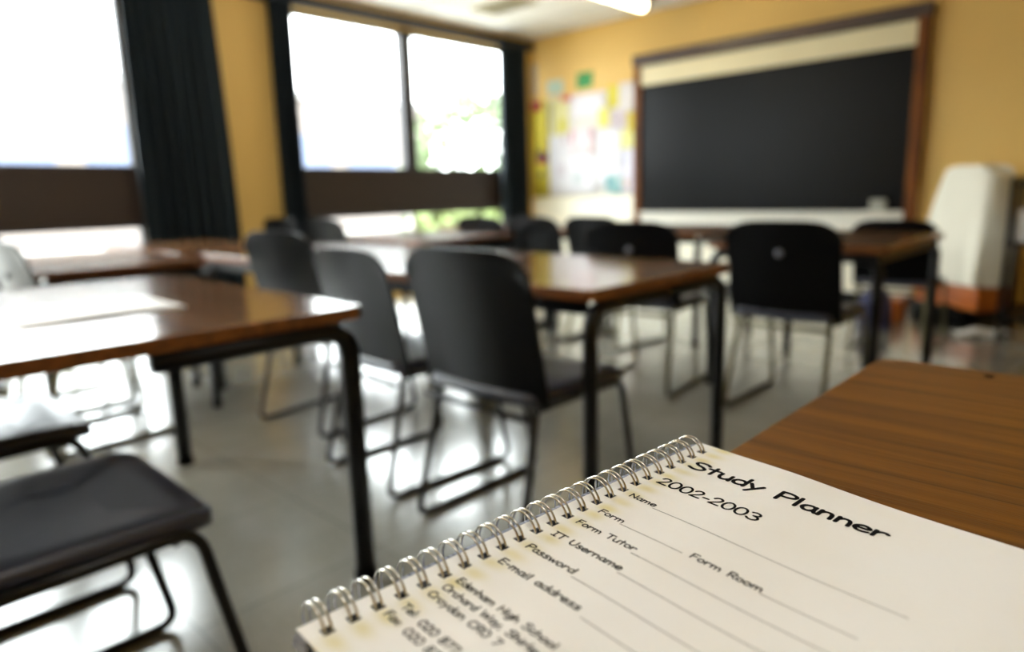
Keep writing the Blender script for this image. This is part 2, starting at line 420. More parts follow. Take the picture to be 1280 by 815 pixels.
paper(-4.05, -3.96, 1.55, 1.74, (228, 208, 40), 'strong yellow note against the chalkboard frame', lay=4)
paper(-4.13, -3.96, 1.39, 1.56, (238, 236, 150), 'pale lemon note against the chalkboard frame', lay=3)
paper(-5.09, -4.42, .95, 1.60, (242, 242, 250), 'largest white poster on the notice board', lay=1, name='pinned_poster', cat='poster', marks=[(.55, .62, .8, .92, (226, 196, 206)), (.3, .36, .82, .95, (228, 200, 208)), (.5, .7, .15, .35, (224, 234, 238)), (.15, .35, .3, .5, (234, 228, 240))])
paper(-4.79, -4.46, 1.36, 1.63, (244, 226, 232), 'white sheet with faint pink marks in the middle of the notice board', lay=3, marks=[(.02, .14, .5, .95, (232, 170, 184)), (.82, .94, .55, .95, (226, 166, 184)), (.8, .9, .02, .3, (232, 186, 180)), (.35, .6, .2, .3, (236, 206, 214))])
paper(-4.42, -4.13, 1.02, 1.60, (240, 240, 248), 'tall white sheet beside the largest poster', lay=2)
paper(-4.12, -3.96, .95, 1.38, (228, 226, 244), 'pale lavender sheet at the lower chalkboard corner of the notice board', lay=3, marks=[(.25, .55, .12, .3, (236, 190, 150)), (.1, .4, .7, .85, (206, 212, 240))])
paper(-4.32, -4.11, .94, 1.13, (170, 206, 210), 'teal and white paper at the bottom of the notice board', lay=4, rz=.15, marks=[(.05, .45, .35, .85, (60, 150, 160)), (.5, .9, .05, .4, (96, 176, 182))])
paper(-4.71, -4.50, 2.04, 2.20, (46, 158, 78), 'green paper above the notice board', base=YF, group='papers on the bare yellow wall')
paper(-5.13, -4.90, 2.02, 2.17, (196, 222, 204), 'pale mint paper above the notice board', base=YF, group='papers on the bare yellow wall')
paper(-5.36, -5.26, 2.04, 2.38, (214, 206, 186), 'narrow pale paper beside the corner curtain', base=YF, group='papers on the bare yellow wall')

# ------------------------------------------------------------------ ceiling lights
def ceiling_light(x, y0, y1, label, st_=6.0, lc=(1.0, .84, .50, 1)):
    t = empty('ceiling_light', (x, (y0+y1)/2, ZC)); L2 = (y1-y0)/2
    MB().box(-.05, .05, -L2-.12, L2+.12, -.07, 0).build('housing', mat('dark_fitting', srgb(96, 84, 60), .5), t, bevel=.01)
    MB().tube([(0, -L2, -.105), (0, L2, -.105)], .05, seg=20).build('diffuser', lamp_mat(st_, lc), t)
    for s in (-1, 1):
        MB().box(-.045, .045, s*(L2+.02)-.02, s*(L2+.02)+.02, -.15, -.06).build('end_cap', M['frame'], t, bevel=.008)
    return tag(t, label, 'ceiling light', 'strip lights on the ceiling')
LAMP = 14.0
ceiling_light(-3.5, 3.85, 5.38, 'lit strip light on the ceiling in front of the chalkboard')
ceiling_light(-3.5, 1.48, 3.0, 'added out-of-view strip light on the ceiling between the double window and the large chair back', 8.0, (1.0, .95, .84, 1))  # added out of view to brighten the yellow pier and ceiling
ceiling_light(-.2, -.9, .65, 'added out-of-view strip light on the ceiling above the desk with the planner', 7.0, (1.0, .97, .93, 1))  # invented fill, out of view, that lifts planner, desk and floor
ceiling_light(-3.5, -.9, .65, 'added out-of-view strip light on the ceiling near the left window', 8.0, (1.0, .97, .90, 1))  # unseen extra lamp, added to lighten the window side
vt = empty('ceiling_vent', (-4.55, 4.75, ZC)); tag(vt, 'dull beige square vent in the ceiling beside the double window', 'vent')
MB().box(-.28, .28, -.16, .16, -.015, 0).build('vent_frame', mat('beige_vent', srgb(176, 168, 140), .6), vt, bevel=.004)
v2 = MB()
for i in range(7): v2.box(-.24, .24, -.13+i*.04, -.11+i*.04, -.024, -.014)
v2.build('vent_slats', mat('beige_slat', srgb(150, 142, 116), .6), vt)

# ------------------------------------------------------------------ tables
def make_table(near=None):
    """1.2 x 0.8 m, top at .71, origin at floor centre"""
    t = empty('classroom_table', (0, 0, 0))
    pts = []
    r = .03
    for (cx, cyy, a0) in ((.61-r, .4-r, 0), (-.61+r, .4-r, 90), (-.61+r, -.4+r, 180), (.61-r, -.4+r, 270)):
        for k in range(7):
            a = math.radians(a0+15*k); pts.append((cx+r*math.cos(a), cyy+r*math.sin(a)))
    MB().prism(pts, .678, .71).build('tabletop', M['table'], t, bevel=.003)
    pts2 = [(x*1.0008, y*1.0008) for x, y in pts]
    e = MB(); n = len(pts)
    vs = [(x, y, .6805) for x, y in pts2]+[(x, y, .7075) for x, y in pts2]
    e.add(vs, [(i, (i+1) % n, n+(i+1) % n, n+i) for i in range(n)], True)
    e.build('edge_band', M['edge'], t)
    for sx in (-1, 1):
        for s2 in (-1, 1):
            lx = sx*.585 if (near is None or s2 > 0) else near[(sx+1)//2]
            l = MB().tube([(lx, s2*.370, .0), (lx, s2*.370, .656), (lx, 0, .656)], .022, fillet=.07, seg=14)
            lo = l.build('leg', M['black_tube'], t)
            MB().tube([(lx, s2*.370, .0), (lx, s2*.370, .03)], .0245, seg=14).build('foot_cap', M['rubber'], lo)
    for s2 in (-1, 1):
        MB().box(-.56, .56, s2*.352-.012, s2*.352+.012, .635, .678).build('side_rail', M['black_tube'], t)
    return t
tbl0 = make_table()
first = [True]
def place_table(x0, y0, label, rz=0.0, sc=(1, 1, 1), group='wooden classroom tables', own=None):
    t = own or (tbl0 if first[0] else copy_tree(tbl0))
    if own is None: first[0] = False
    t.location = (x0, y0, 0); t.rotation_euler = (0, 0, rz); t.scale = sc
    t['label'] = label; t['category'] = 'table'; t['group'] = group
    return t
place_table(-1.98, .44, 'glossy brown table with a sheet of paper on it, nearest of the black-legged tables', sc=(1, 1.2, 1), own=make_table((-.33, .28)))       # L
place_table(-1.67, 1.80, 'brown table at which the nearest large black chair back stands')      # M
place_table(-2.90, 1.80, 'brown table joined end to end behind the nearest pair of chair backs')   # M2
place_table(-1.21, 3.55, 'table at the right of the room in front of the chalkboard, set lengthways', rz=PI/2, sc=(.82, 1, 1))  # R
place_table(-2.64, 4.16, 'table standing before the left part of the chalkboard')      # N1
place_table(-3.87, 4.16, 'table in front of the papers on the notice board')         # N2
place_table(-3.75, 2.93, 'shiny table below the double window, behind the joined pair of tables')    # W
place_table(-3.79, .955, 'glossy table beyond the paper-topped table, near the left window', sc=(1, .88, 1))   # T
place_table(-4.24, 1.66, 'dark table in front of the wide curtain', sc=(1, .80, 1))  # T2

# sheet of paper on the near table
pp = empty('exercise_sheet', (-1.87, .47, .7101)); tag(pp, 'white sheet of paper lying on the nearest glossy brown table', 'paper')
MB().sheet(lambda u, v: ((u-.5)*.30, (v-.5)*.34, .0035+.004*math.sin(PI*v)*(u**3)), 10, 10, lambda p, u, v: (p[0], p[1], p[2]-.0032)).build('page', M['paper'], pp)

# ------------------------------------------------------------------ chairs
def make_chair(tube, disc):
    """sled-base stacking chair, faces +y, origin on the floor under the seat"""
    t = empty('classroom_chair', (0, 0, 0))
    sp_ = []; r = .035
    for (cx, cyy, a0) in ((.216-r, .232-r, 0), (-.216+r, .232-r, 90), (-.210+r, -.205+r, 180), (.210-r, -.205+r, 270)):
        for k in range(6):
            a = math.radians(a0+18*k); sp_.append((cx+r*math.cos(a), cyy+r*math.sin(a)))
    sm2 = MB(); n = len(sp_)
    lv = [(.94, .418), (1.0, .424), (1.0, .446), (.985, .4525), (.95, .456), (.75, .4545), (.4, .452)]
    vs = [(x*k, .013+(y-.013)*k, z-(.010*((y-.12)/.11)**2 if y > .12 else 0)) for k, z in lv for x, y in sp_]
    fs = [tuple(range(n))[::-1]] + [(j*n+i, j*n+(i+1) % n, (j+1)*n+(i+1) % n, (j+1)*n+i) for j in range(len(lv)-1) for i in range(n)]
    fs.append(tuple((len(lv)-1)*n+i for i in range(n)))
    sm2.add(vs, fs, True).build('seat', M['seat'], t)
    def back(u, v):
        e = 2*u-1
        hw = .238+.004*v
        x = e*hw
        z = .415+.425*v*(1-.10*abs(e)**5) - (.0 if v < .9 else .018*abs(e)**6)
        y = -.185-.065*v-.012*v*v + .024*e*e
        return (x, y, z)
    bk = MB().sheet(back, 24, 20, lambda p, u, v: (p[0], p[1]-.011, p[2])).build('backrest', M['shell'], t, bevel=.004)
    if disc:
        MB().tube([(0, -.228, .705), (0, -.2545, .7055)], .016, seg=18).build('pale_disc', M['disc'], bk)  # pale grey disc on the rear of the backrest
    for sx in (-1, 1):
        x = sx*.214
        path = [(x*.72, -.188, .58), (x*.90, -.165, .420), (x, -.268, .0115), (x, .275, .0115), (x, .195, .418), (x, -.19, .418)]
        MB().tube(path, .0112, fillet=.045, seg=10, arc=6).build('side_frame', tube, t)
    MB().tube([(-.214, -.212, .392), (.214, -.212, .392)], .009, seg=10).build('cross_bar', tube, t)
    MB().tube([(-.214, .16, .409), (.214, .16, .409)], .009, seg=10).build('cross_bar', tube, t)
    return t
ch_dark = make_chair(M['dark_tube'], False)
ch_bron = make_chair(M['bronze_tube'], True)
used = {}
def place_chair(kind, x, y, label, rz=0.0, sc=1.0):
    src = ch_dark if kind == 'dark' else ch_bron
    c = copy_tree(src) if kind in used else src
    used[kind] = 1
    c.location = (x, y, 0); c.rotation_euler = (0, 0, rz); c.scale = (sc, sc, sc)
    tag(c, label, 'chair', 'black classroom chairs on sled bases')
    return c
D, B_ = 'dark', 'bronze'
place_chair(D, -1.335, 1.44, 'black chair with the largest chair back in view, at the middle table', sc=.985)
place_chair(D, -1.90, 1.46, 'black chair directly left of the largest chair back', rz=-.07, sc=.96)
place_chair(D, -1.345, .20, 'chair whose dark leather-like seat fills the bottom left corner')
place_chair(D, -2.04, .20, 'chair with white glare on its seat, under the nearest table')
place_chair(B_, -1.13, 3.00, 'black chair with olive legs and a pale disc on its back, facing the chalkboard', sc=.985)
place_chair(B_, -1.84, 2.93, 'chair with olive legs seen past the far corner of the middle table', rz=.12, sc=.98)
place_chair(B_, -1.11, 4.50, 'small black chair beyond the lengthways table by the white sheeted box', sc=.91)
place_chair(D, -2.63, 1.59, 'chair at the left end of the two joined tables', rz=.1)
place_chair(B_, -2.53, 3.62, 'chair back in front of the left side of the chalkboard', rz=-.1, sc=.97)
place_chair(D, -3.03, 3.60, 'chair back below the papers with the yellow notes', sc=.97)
place_chair(D, -3.55, 3.62, 'chair back below the corner curtain', sc=.97)
place_chair(D, -4.02, 2.66, 'chair back below the mullion side of the yellow pier')
place_chair(D, -4.60, 2.66, 'chair nearest the foot of the narrow curtain')
place_chair(B_, -3.22, .79, 'chair with an olive leg showing under the nearest table', rz=.06)
place_chair(B_, -3.85, .78, 'chair at the far glossy table, below the left window')
place_chair(B_, -4.72, .72, 'chair nearest the left window with pale light on its frame', rz=-1.2)

# ------------------------------------------------------------------ foreground desk
dk = empty('teacher_desk', (.40, .40, 0)); tag(dk, 'brown woodgrain desk under the spiral bound study planner', 'desk')
pts = []; r = .022
X0, X1, Y0, Y1 = -.628, .62, -.42, .466
for (cx, cyy, a0) in ((X1-r, Y1-r, 0), (X0+r, Y1-r, 90), (X0+r, Y0+r, 180), (X1-r, Y0+r, 270)):
    for k in range(7):
        a = math.radians(a0+15*k); pts.append((cx+r*math.cos(a), cyy+r*math.sin(a)))
MB().prism(pts, .733, .7592).build('desktop', M['desk'], dk, bevel=.003)
for sx, sy_ in ((-.56, .40), (.56, .40), (-.56, -.36), (.56, -.36)):
    MB().tube([(sx, sy_, 0), (sx, sy_, .733)], .018, seg=14).build('leg', M['black_tube'], dk)
for sy_ in (.40, -.36): MB().box(-.56, .56, sy_-.012, sy_+.012, .69, .733).build('side_rail', M['black_tube'], dk)
MB().tube([(-.517, .44, .7588), (-.517, .44, .7598)], .0045, seg=16).build('screw_hole', M['rubber'], dk)

# ------------------------------------------------------------------ study planner
O = Vector((-.24380986, .13390107, .77531411))
E1 = Vector((.0757605982, .997125626, -.00090468)); E2 = Vector((.99634763, -.07573727, -.0394369)); NN = Vector((.03939206, -.00208638, .99922165))
pl = empty('study_planner', (0, 0, 0))
pl.matrix_world = Matrix(((E2.x, E1.x, NN.x, O.x), (E2.y, E1.y, NN.y, O.y), (E2.z, E1.z, NN.z, O.z), (0, 0, 0, 1)))
tag(pl, 'cream spiral bound study planner for 2002-2003 lying on the desk', 'planner')
S0, S1, T0, T1 = -.0097, .3060, -.0120, .2080
PITCH, NH = .0127, 24
def zc(t, s):
    w = 1-.5*(1+math.cos(PI*max(0, min(1, (t-.03)/.12))))
    return -.0010*w*max(0, min(1, (s-.24)/.06))  + .0006*math.sin(t*40)*max(0,min(1,(t-.02)/.05))
HT0, HT1, HS = -.0045, .0011, .0029
def cover():
    sl = [S0]
    for i in range(NH):
        c = i*PITCH; sl += [c-HS, c+HS]
    sl.append(S1)
    tl = [T0, HT0, HT1] + [HT1+(T1-HT1)*k/30 for k in range(1, 31)]
    b = MB(); w = len(tl); n0 = w*len(sl); th = .00045
    vs = [(t, s, zc(t, s)) for s in sl for t in tl] + [(t, s, zc(t, s)-th) for s in sl for t in tl]
    fs = []
    hole = lambda i, j: j == 1 and i % 2 == 1 and 1 <= i <= 2*NH-1
    for i in range(len(sl)-1):
        for j in range(w-1):
            a, bq, c, d = i*w+j, i*w+j+1, (i+1)*w+j+1, (i+1)*w+j
            if hole(i, j):
                for p, q in ((a, bq), (bq, c), (c, d), (d, a)): fs.append((p, q, n0+q, n0+p))
                continue
            fs.append((a, bq, c, d)); fs.append((n0+d, n0+c, n0+bq, n0+a))
    H_ = len(sl)-1
    for j in range(w-1):
        fs.append((j+1, j, n0+j, n0+j+1)); a = H_*w+j; fs.append((a, a+1, n0+a+1, n0+a))
    for i in range(H_):
        a, c = i*w, (i+1)*w; fs.append((a, c, n0+c, n0+a)); a += w-1; c += w-1; fs.append((c, a, n0+a, n0+c))
    b.add(vs, fs, False)
    return b
cover().build('cover', M['cover'], pl)
# page block: bottom follows the desk, spine side slides out along the rings
ZT = .7602
def bottom(t, s):
    p = O + E2*t + E1*s
    return -(p.z-ZT)/NN.z
def block(t0a, t0b, t1, s0, s1, top):
    b = MB()
    nt_, ns = 24, 2
    vs = []
    for j in range(ns+1):
        s = s0+(s1-s0)*j/ns
        for i in range(nt_+1):
            ta = t0a+(t1-t0a)*i/nt_; vs.append((ta, s, zc(ta, s)-top))
        for i in range(nt_+1):
            tb = t0b+(t1-t0b)*i/nt_; vs.append((tb, s, bottom(tb, s)))
    w = 2*(nt_+1); fs = []
    for j in range(ns):
        for i in range(nt_):
            a = j*w+i; fs.append((a, a+1, a+w+1, a+w)); a += nt_+1; fs.append((a+1, a, a+w, a+w+1))
        a = j*w; fs.append((a, a+w, a+w+nt_+1, a+nt_+1)); a = j*w+nt_; fs.append((a+w, a, a+nt_+1, a+w+nt_+1))
    for j, rev in ((0, 0), (ns, 1)):
        for i in range(nt_):
            a = j*w+i; q = (a, a+nt_+1, a+nt_+2, a+1); fs.append(q[::-1] if rev else q)
    return b.add(vs, fs)
pg = block(HT1+.0006, HT1+.0006, T1-.001, S0+.001, S1-.001, .0008)
pg.build('pages', M['pages'], pl)
pb = MB()   # spine strip of the pages, outside the punched holes
sec = [(T0+.001, -.0009), (HT0-.0004, -.0009), (HT0-.0004, -.0136), (-.0200, -.0136), (-.0175, -.0075)]
pb.prism([(a, b) for a, b in sec], S0+.001, S1-.001, 'y')
sec2 = [(T0+.001, -.0010), (-.0165, -.0018), (-.0196, -.0048), (-.0205, -.0100), (-.0195, -.0137), (T0+.001, -.0137)]
pb.prism([(a, b) for a, b in sec2], .046, S1-.003, 'y')
pb.build('page_spine_edge', M['pages'], pl)
MB().box(HT0-.0004, HT1+.0006, S0+.002, S1-.002, -.0135, -.0085).build('hole_shade_strip', M['hole_dark'], pl)  # dark strip: shade inside the punched holes, put into its colour
# wire rings: each a hairpin of two wires
RC, RR = (-.0117, -.0032), .0113
for i in range(NH):
    c = i*PITCH; g = .0017; path = []
    a0, a1 = math.radians(-8), math.radians(-8+352)
    N_ = 40
    for k in range(N_+1):
        a = a0+(a1-a0)*k/N_; path.append((RC[0]+RR*math.cos(a), c-g, RC[1]+RR*math.sin(a)))
    p2 = [(p[0], c+g, p[2]) for p in path][::-1]
    tip = [(path[-1][0], c, path[-1][2]-.0006)]
    full = path + tip + p2
    MB().tube(full, .00066, seg=8).build('binding_ring', M['wire'], pl)

# ---- hand-drawn round lettering (single-stroke glyphs with round ends)
G = {
 'S': (.80, [[(.72,.84),(.55,.97),(.28,.95),(.13,.78),(.26,.60),(.56,.47),(.70,.28),(.58,.06),(.30,0),(.06,.12)]]),
 'P': (.74, [[(.13,0,1),(.13,.96,1)],[(.13,.95),(.40,1),(.66,.90),(.66,.66),(.44,.50),(.14,.46)]]),
 'N': (.86, [[(.12,0,1),(.12,.98,1)],[(.12,.98,1),(.70,.02,1)],[(.70,.02,1),(.72,1.0,1)]]),
 'F': (.70, [[(.12,0,1),(.12,.97,1)],[(.12,.97,1),(.62,.99,1)],[(.12,.52,1),(.54,.53,1)]]),
 'T': (.76, [[(.38,0,1),(.38,.97,1)],[(.03,.97,1),(.74,.97,1)]]),
 'I': (.56, [[(.27,0,1),(.27,.97,1)],[(.06,.97,1),(.50,.97,1)],[(.04,0,1),(.50,0,1)]]),
 'U': (.80, [[(.10,.98),(.10,.45),(.18,.12),(.38,0),(.58,.10),(.68,.42),(.69,.98)]]),
 'E': (.70, [[(.12,0,1),(.12,.97,1)],[(.12,.97,1),(.60,.97,1)],[(.12,.52,1),(.56,.52,1)],[(.12,.0,1),(.62,.0,1)]]),
 'H': (.84, [[(.12,0,1),(.12,.98,1)],[(.70,0,1),(.70,.98,1)],[(.12,.50,1),(.70,.50,1)]]),
 'R': (.74, [[(.12,0,1),(.12,.97,1)],[(.12,.96),(.38,1),(.62,.90),(.60,.66),(.38,.50),(.13,.46)],[(.30,.48,1),(.66,0,1)]]),
 'O': (.92, [[(.44,1.0),(.16,.86),(.06,.5),(.16,.12),(.44,0),(.72,.12),(.82,.5),(.72,.86),(.44,1.0)]]),
 'C': (.74, [[(.64,.84),(.48,.97),(.24,.86),(.08,.52),(.16,.14),(.38,0),(.66,.12)]]),
 'W': (1.1, [[(.04,.98,1),(.28,.02,1)],[(.28,.02,1),(.52,.80,1)],[(.52,.80,1),(.76,.02,1)],[(.76,.02,1),(1.02,.98,1)]]),
 'J': (.70, [[(.20,.97,1),(.66,.97,1)],[(.46,.97),(.46,.30),(.36,.05),(.18,0),(.06,.14)]]),
 't': (.56, [[(.27,.92,1),(.27,.02,1)],[(.03,.62,1),(.52,.64,1)]]),
 'u': (.64, [[(.08,.60),(.08,.26),(.18,.04),(.36,.03),(.50,.20)],[(.53,.62,1),(.55,0,1)]]),
 'd': (.66, [[(.54,.44),(.38,.58),(.16,.50),(.07,.27),(.17,.05),(.38,.03),(.54,.18)],[(.56,.99,1),(.56,0,1)]]),
 'y': (.62, [[(.06,.60,1),(.31,.10,1)],[(.57,.61,1),(.14,-.34,1)]]),
 'l': (.30, [[(.13,.99,1),(.13,0,1)]]),
 'a': (.62, [[(.50,.50),(.34,.60),(.14,.50),(.06,.26),(.17,.04),(.36,.05),(.49,.24)],[(.50,.60),(.50,.22),(.58,0)]]),
 'n': (.64, [[(.09,.61,1),(.09,0,1)],[(.10,.36),(.24,.56),(.42,.56),(.50,.38),(.52,0)]]),
 'm': (.92, [[(.09,.61,1),(.09,0,1)],[(.10,.36),(.22,.56),(.36,.56),(.43,.38),(.43,0)],[(.44,.36),(.57,.56),(.71,.55),(.78,.38),(.80,0)]]),
 'e': (.62, [[(.09,.30),(.50,.34),(.50,.50),(.30,.61),(.11,.48),(.05,.27),(.16,.05),(.36,0),(.54,.08)]]),
 'r': (.54, [[(.09,.60,1),(.09,0,1)],[(.10,.34),(.22,.54),(.38,.59),(.48,.50)]]),
 'o': (.62, [[(.29,.60),(.12,.50),(.06,.29),(.13,.07),(.29,0),(.46,.09),(.53,.31),(.46,.52),(.29,.60)]]),
 's': (.54, [[(.44,.54),(.28,.61),(.11,.50),(.20,.35),(.38,.27),(.44,.12),(.28,0),(.06,.05)]]),
 'w': (.82, [[(.05,.60,1),(.21,.02,1)],[(.21,.02,1),(.39,.50,1)],[(.39,.50,1),(.56,.02,1)],[(.56,.02,1),(.74,.60,1)]]),
 'i': (.28, [[(.12,.60,1),(.12,0,1)],[(.12,.84,1),(.12,.86,1)]]),
 'h': (.64, [[(.09,.99,1),(.09,0,1)],[(.10,.34),(.24,.56),(.42,.54),(.51,.36),(.52,0)]]),
 'g': (.60, [[(.48,.46),(.34,.59),(.14,.50),(.07,.28),(.17,.06),(.36,.07),(.49,.24)],[(.50,.60),(.50,-.10),(.40,-.32),(.22,-.34),(.08,-.24)]]),
 'c': (.54, [[(.46,.50),(.32,.60),(.13,.48),(.06,.26),(.17,.04),(.34,0),(.48,.10)]]),
 'f': (.52, [[(.46,.92),(.32,.97),(.22,.82),(.22,0)],[(.04,.58,1),(.42,.58,1)]]),
 'x': (.60, [[(.06,.60,1),(.52,0,1)],[(.50,.61,1),(.06,0,1)]]),
 'v': (.58, [[(.04,.60,1),(.27,.02,1)],[(.27,.02,1),(.52,.60,1)]]),
 '-': (.50, [[(.06,.36,1),(.38,.36,1)]]),
 ':': (.28, [[(.12,.10,1),(.12,.12,1)],[(.12,.48,1),(.12,.50,1)]]),
 ',': (.26, [[(.14,.06,1),(.08,-.12,1)]]),
 '0': (.76, [[(.35,1.0),(.13,.84),(.05,.5),(.13,.14),(.35,0),(.57,.14),(.65,.5),(.57,.84),(.35,1.0)]]),
 '2': (.72, [[(.08,.76),(.20,.95),(.42,.98),(.56,.80),(.48,.54),(.24,.24),(.06,.02)],[(.06,.02,1),(.62,.02,1)]]),
 '3': (.70, [[(.10,.90),(.32,1.0),(.54,.90),(.54,.68),(.30,.54)],[(.30,.54),(.56,.46),(.62,.24),(.46,.03),(.22,0),(.05,.14)]]),
 '7': (.68, [[(.05,.96,1),(.60,.96,1)],[(.60,.96,1),(.24,0,1)]]),
 '8': (.70, [[(.34,.54),(.14,.70),(.18,.92),(.35,1.0),(.52,.90),(.52,.70),(.34,.54),(.10,.34),(.10,.10),(.33,0),(.58,.12),(.56,.36),(.34,.54)]]),
 ' ': (.52, []),
}
def smooth(pts, n=6):
    P = [Vector(p[:2]) for p in pts]
    if len(pts[0]) == 3 or len(P) < 3: return P
    out = []
    closed = (P[0]-P[-1]).length < 1e-6
    for i in range(len(P)-1):
        p1, p2 = P[i], P[i+1]
        p0 = P[i-1] if i > 0 else (P[-2] if closed else p1)
        p3 = P[i+2] if i+2 < len(P) else (P[1] if closed else p2)
        for k in range(n):
            t = k/n
            out.append(.5*((2*p1)+(-p0+p2)*t+(2*p0-5*p1+4*p2-p3)*t*t+(-p0+3*p1-3*p2+p3)*t**3))
    out.append(P[-1]); return out
def draw_text(mb, txt, t_start, t_end, s_base, cap, bold, gap=1.0):
    nat = 0; xs = []
    for ch in txt: xs.append(nat); nat += G[ch][0]*1.0
    last = G[txt[-1]][0]
    k = (t_end-t_start)/((nat-.06-.08)*1.0)         # horizontal stretch to fill the measured width
    hw = bold*.5
    for ch, x0 in zip(txt, xs):
        for st in G[ch][1]:
            P = smooth(st)
            Q = [(t_start+(x0+p.x-.08)*k, s_base+p.y*cap) for p in P]
            ribbon(mb, Q, hw)
ZI = .00012
def ribbon(mb, Q, hw):
    Q = [Vector(q) for q in Q]; n = len(Q); L_, R_ = [], []
    for i in range(n):
        a = Q[max(0, i-1)]; b = Q[min(n-1, i+1)]; d = (b-a)
        if d.length < 1e-9: d = Vector((1, 0))
        d.normalize(); nn = Vector((-d.y, d.x))*hw
        L_.append(Q[i]+nn); R_.append(Q[i]-nn)
    vs = [(p.x, p.y, zc(p.x, p.y)+ZI) for p in L_]+[(p.x, p.y, zc(p.x, p.y)+ZI) for p in R_]
    mb.add(vs, [(i, n+i, n+i+1, i+1) for i in range(n-1)])
    for c in (Q[0], Q[-1]):
        m = 12; pts = [(c.x+hw*math.cos(2*PI*k/m), c.y+hw*math.sin(2*PI*k/m)) for k in range(m)]
        mb.add([(a, b, zc(a, b)+ZI+.00001) for a, b in pts], [tuple(range(m))])
mm = .001
tt = MB()
draw_text(tt, 'Study Planner', 6.8*mm, 131.5*mm, 262.6*mm, 12.8*mm, 2.6*mm)
draw_text(tt, '2002-2003', 6.9*mm, 75.0*mm, 227.0*mm, 9.6*mm, 1.65*mm)
tt.build('printed_title', M['ink'], pl)
B1 = .92*mm
for txt, a, b, s in (('Name', 6.6, 25.6, 198.4), ('Form', 7.2, 25.0, 168.8), ('Form Room', 71.0, 110.6, 167.0), ('Form Tutor', 6.8, 48.2, 149.8),
                     ('IT Username', 6.8, 54.6, 130.2), ('Password', 6.6, 40.6, 110.6), ('E-mail address', 7.2, 62.4, 90.6)):
    tx = MB(); draw_text(tx, txt, a*mm, b*mm, s*mm, 5.0*mm, B1); tx.build('printed_line', M['ink'], pl)
for txt, a, b, s in (('Edenham High School', 6.6, 73.2, 64.0), ('Orchard Way, Shirley', 6.4, 73.0, 55.6), ('Croydon CR0 7', 6.0, 56.0, 47.4),
                     ('Tel:', 6.0, 16.6, 32.6), ('020 877', 21.0, 47.5, 31.4), ('Fax:', 5.2, 16.6, 24.0), ('020 877', 21.4, 48, 23.4)):
    tx = MB(); draw_text(tx, txt, a*mm, b*mm, s*mm, 4.4*mm, .85*mm); tx.build('printed_line', M['ink'], pl)
for a, b, s in ((26.0, 165.5, 196.4), (24.9, 66.4, 167.2), (110.8, 155.8, 165.6), (48.3, 156, 147.4), (55.0, 156, 128.0), (42.2, 156, 108.4), (66.6, 156, 88.2)):
    ln = MB(); ribbon(ln, [((a+(b-a)*k/24)*mm, (s)*mm) for k in range(25)], .21*mm); ln.build('ruled_line', M['ink_line'], pl)

# ------------------------------------------------------------------ sheeted box, stand and bits by the chalkboard's right end
bx = empty('storage_box', (-1.02, 5.66, 0), rz=-.72); tag(bx, 'low orange-brown wooden box under the white dust sheet', 'box')
MB().box(-.31, .31, -.11, .11, .10, .50).build('box_body', M['orange_wood'], bx, bevel=.008)
MB().box(-.32, .32, -.115, .115, 0, .10).build('shade_base', M['black_tube'], bx)  # shadow under the box, put in as a solid black base
sh = empty('dust_sheet', (-1.02, 5.66, .27), rz=-.72); tag(sh, 'white sheet draped over the low wooden box by the chalkboard', 'dust sheet')
def drape(u, v):
    a = u*2*PI; top = .80*(1-.10*math.cos(a)**2)
    w, d = .345, .15
    k = 1-.30*v**2
    c, s_ = math.cos(a), math.sin(a)
    cc = abs(c)**.55*(1 if c > 0 else -1); ss = abs(s_)**.55*(1 if s_ > 0 else -1)
    x = (w*k+.02*math.sin(5*a)*(1-v))*cc+.07*v; y = (d*k+.018*math.sin(7*a+1)*(1-v))*ss
    z = v*top
    return (x, y, z)
sm_ = MB(); sm_.grid(drape, 72, 18)
capn = [drape(i/72, 1) for i in range(72)]
sm_.add(capn+[(.07, 0, .80)], [(i, (i+1) % 72, 72) for i in range(72)], True)
sm_.build('sheet_cloth', M['sheet'], sh)
st = empty('trolley_stand', (-.50, 5.15, 0)); tag(st, 'black metal stand with shelves beside the white sheet', 'stand')
for sx, sy_ in ((-.17, -.17), (.17, -.17), (-.17, .17), (.17, .17)):
    MB().tube([(sx, sy_, .05), (sx, sy_, .98)], .018, seg=12).build('upright', M['black_tube'], st)
    MB().tube([(sx-.012, sy_, .028), (sx+.012, sy_, .028)], .028, seg=16).build('castor', M['rubber'], st)
for z in (.14, .58, .93):
    MB().box(-.19, .19, -.19, .19, z, z+.02).build('shelf', M['black_tube'], st, bevel=.004)
cr = MB().box(-.14, .14, -.15, .15, 0, .19).build('cardboard_box', mat('white_card', srgb(206, 206, 204), .6), None, bevel=.006, loc=(-.50, 5.15, .601)); tag(cr, 'pale box on the middle shelf of the black stand', 'box')
bg = MB()
def darkf(u, v):
    a = 2*PI*u; k = math.sqrt(max(0, 1-(v*.97)**2.4))
    return (.26*k*math.cos(a)*(1+.06*math.sin(3*a)), .085*k*math.sin(a)*(1+.08*math.sin(4*a)), .13*v*(1+.1*math.sin(2*a)))
bg.grid(darkf, 40, 12); bgo = bg.build('added_dark_shape', M['rubber'], None, loc=(-1.09, 5.42, .001)); bgo.rotation_euler = (0, 0, -.72)
tag(bgo, 'added dark shape on the floor along the front of the sheeted wooden box', 'bag')  # low black form added to darken the floor before the box
def crump(u, v):
    x, y = (u-.5)*.30, (v-.5)*.16
    return (x, y, .02+.015*math.sin(9*u+3*v)*math.sin(7*v+1)+.02*math.sin(PI*u)*math.sin(PI*v))
wp = MB().sheet(crump, 16, 10, lambda p, u, v: (p[0], p[1], p[2]-.002)).build('crumpled_paper', M['paper'], None, loc=(-.77, 5.10, 0)); wp.rotation_euler = (0, 0, .75)
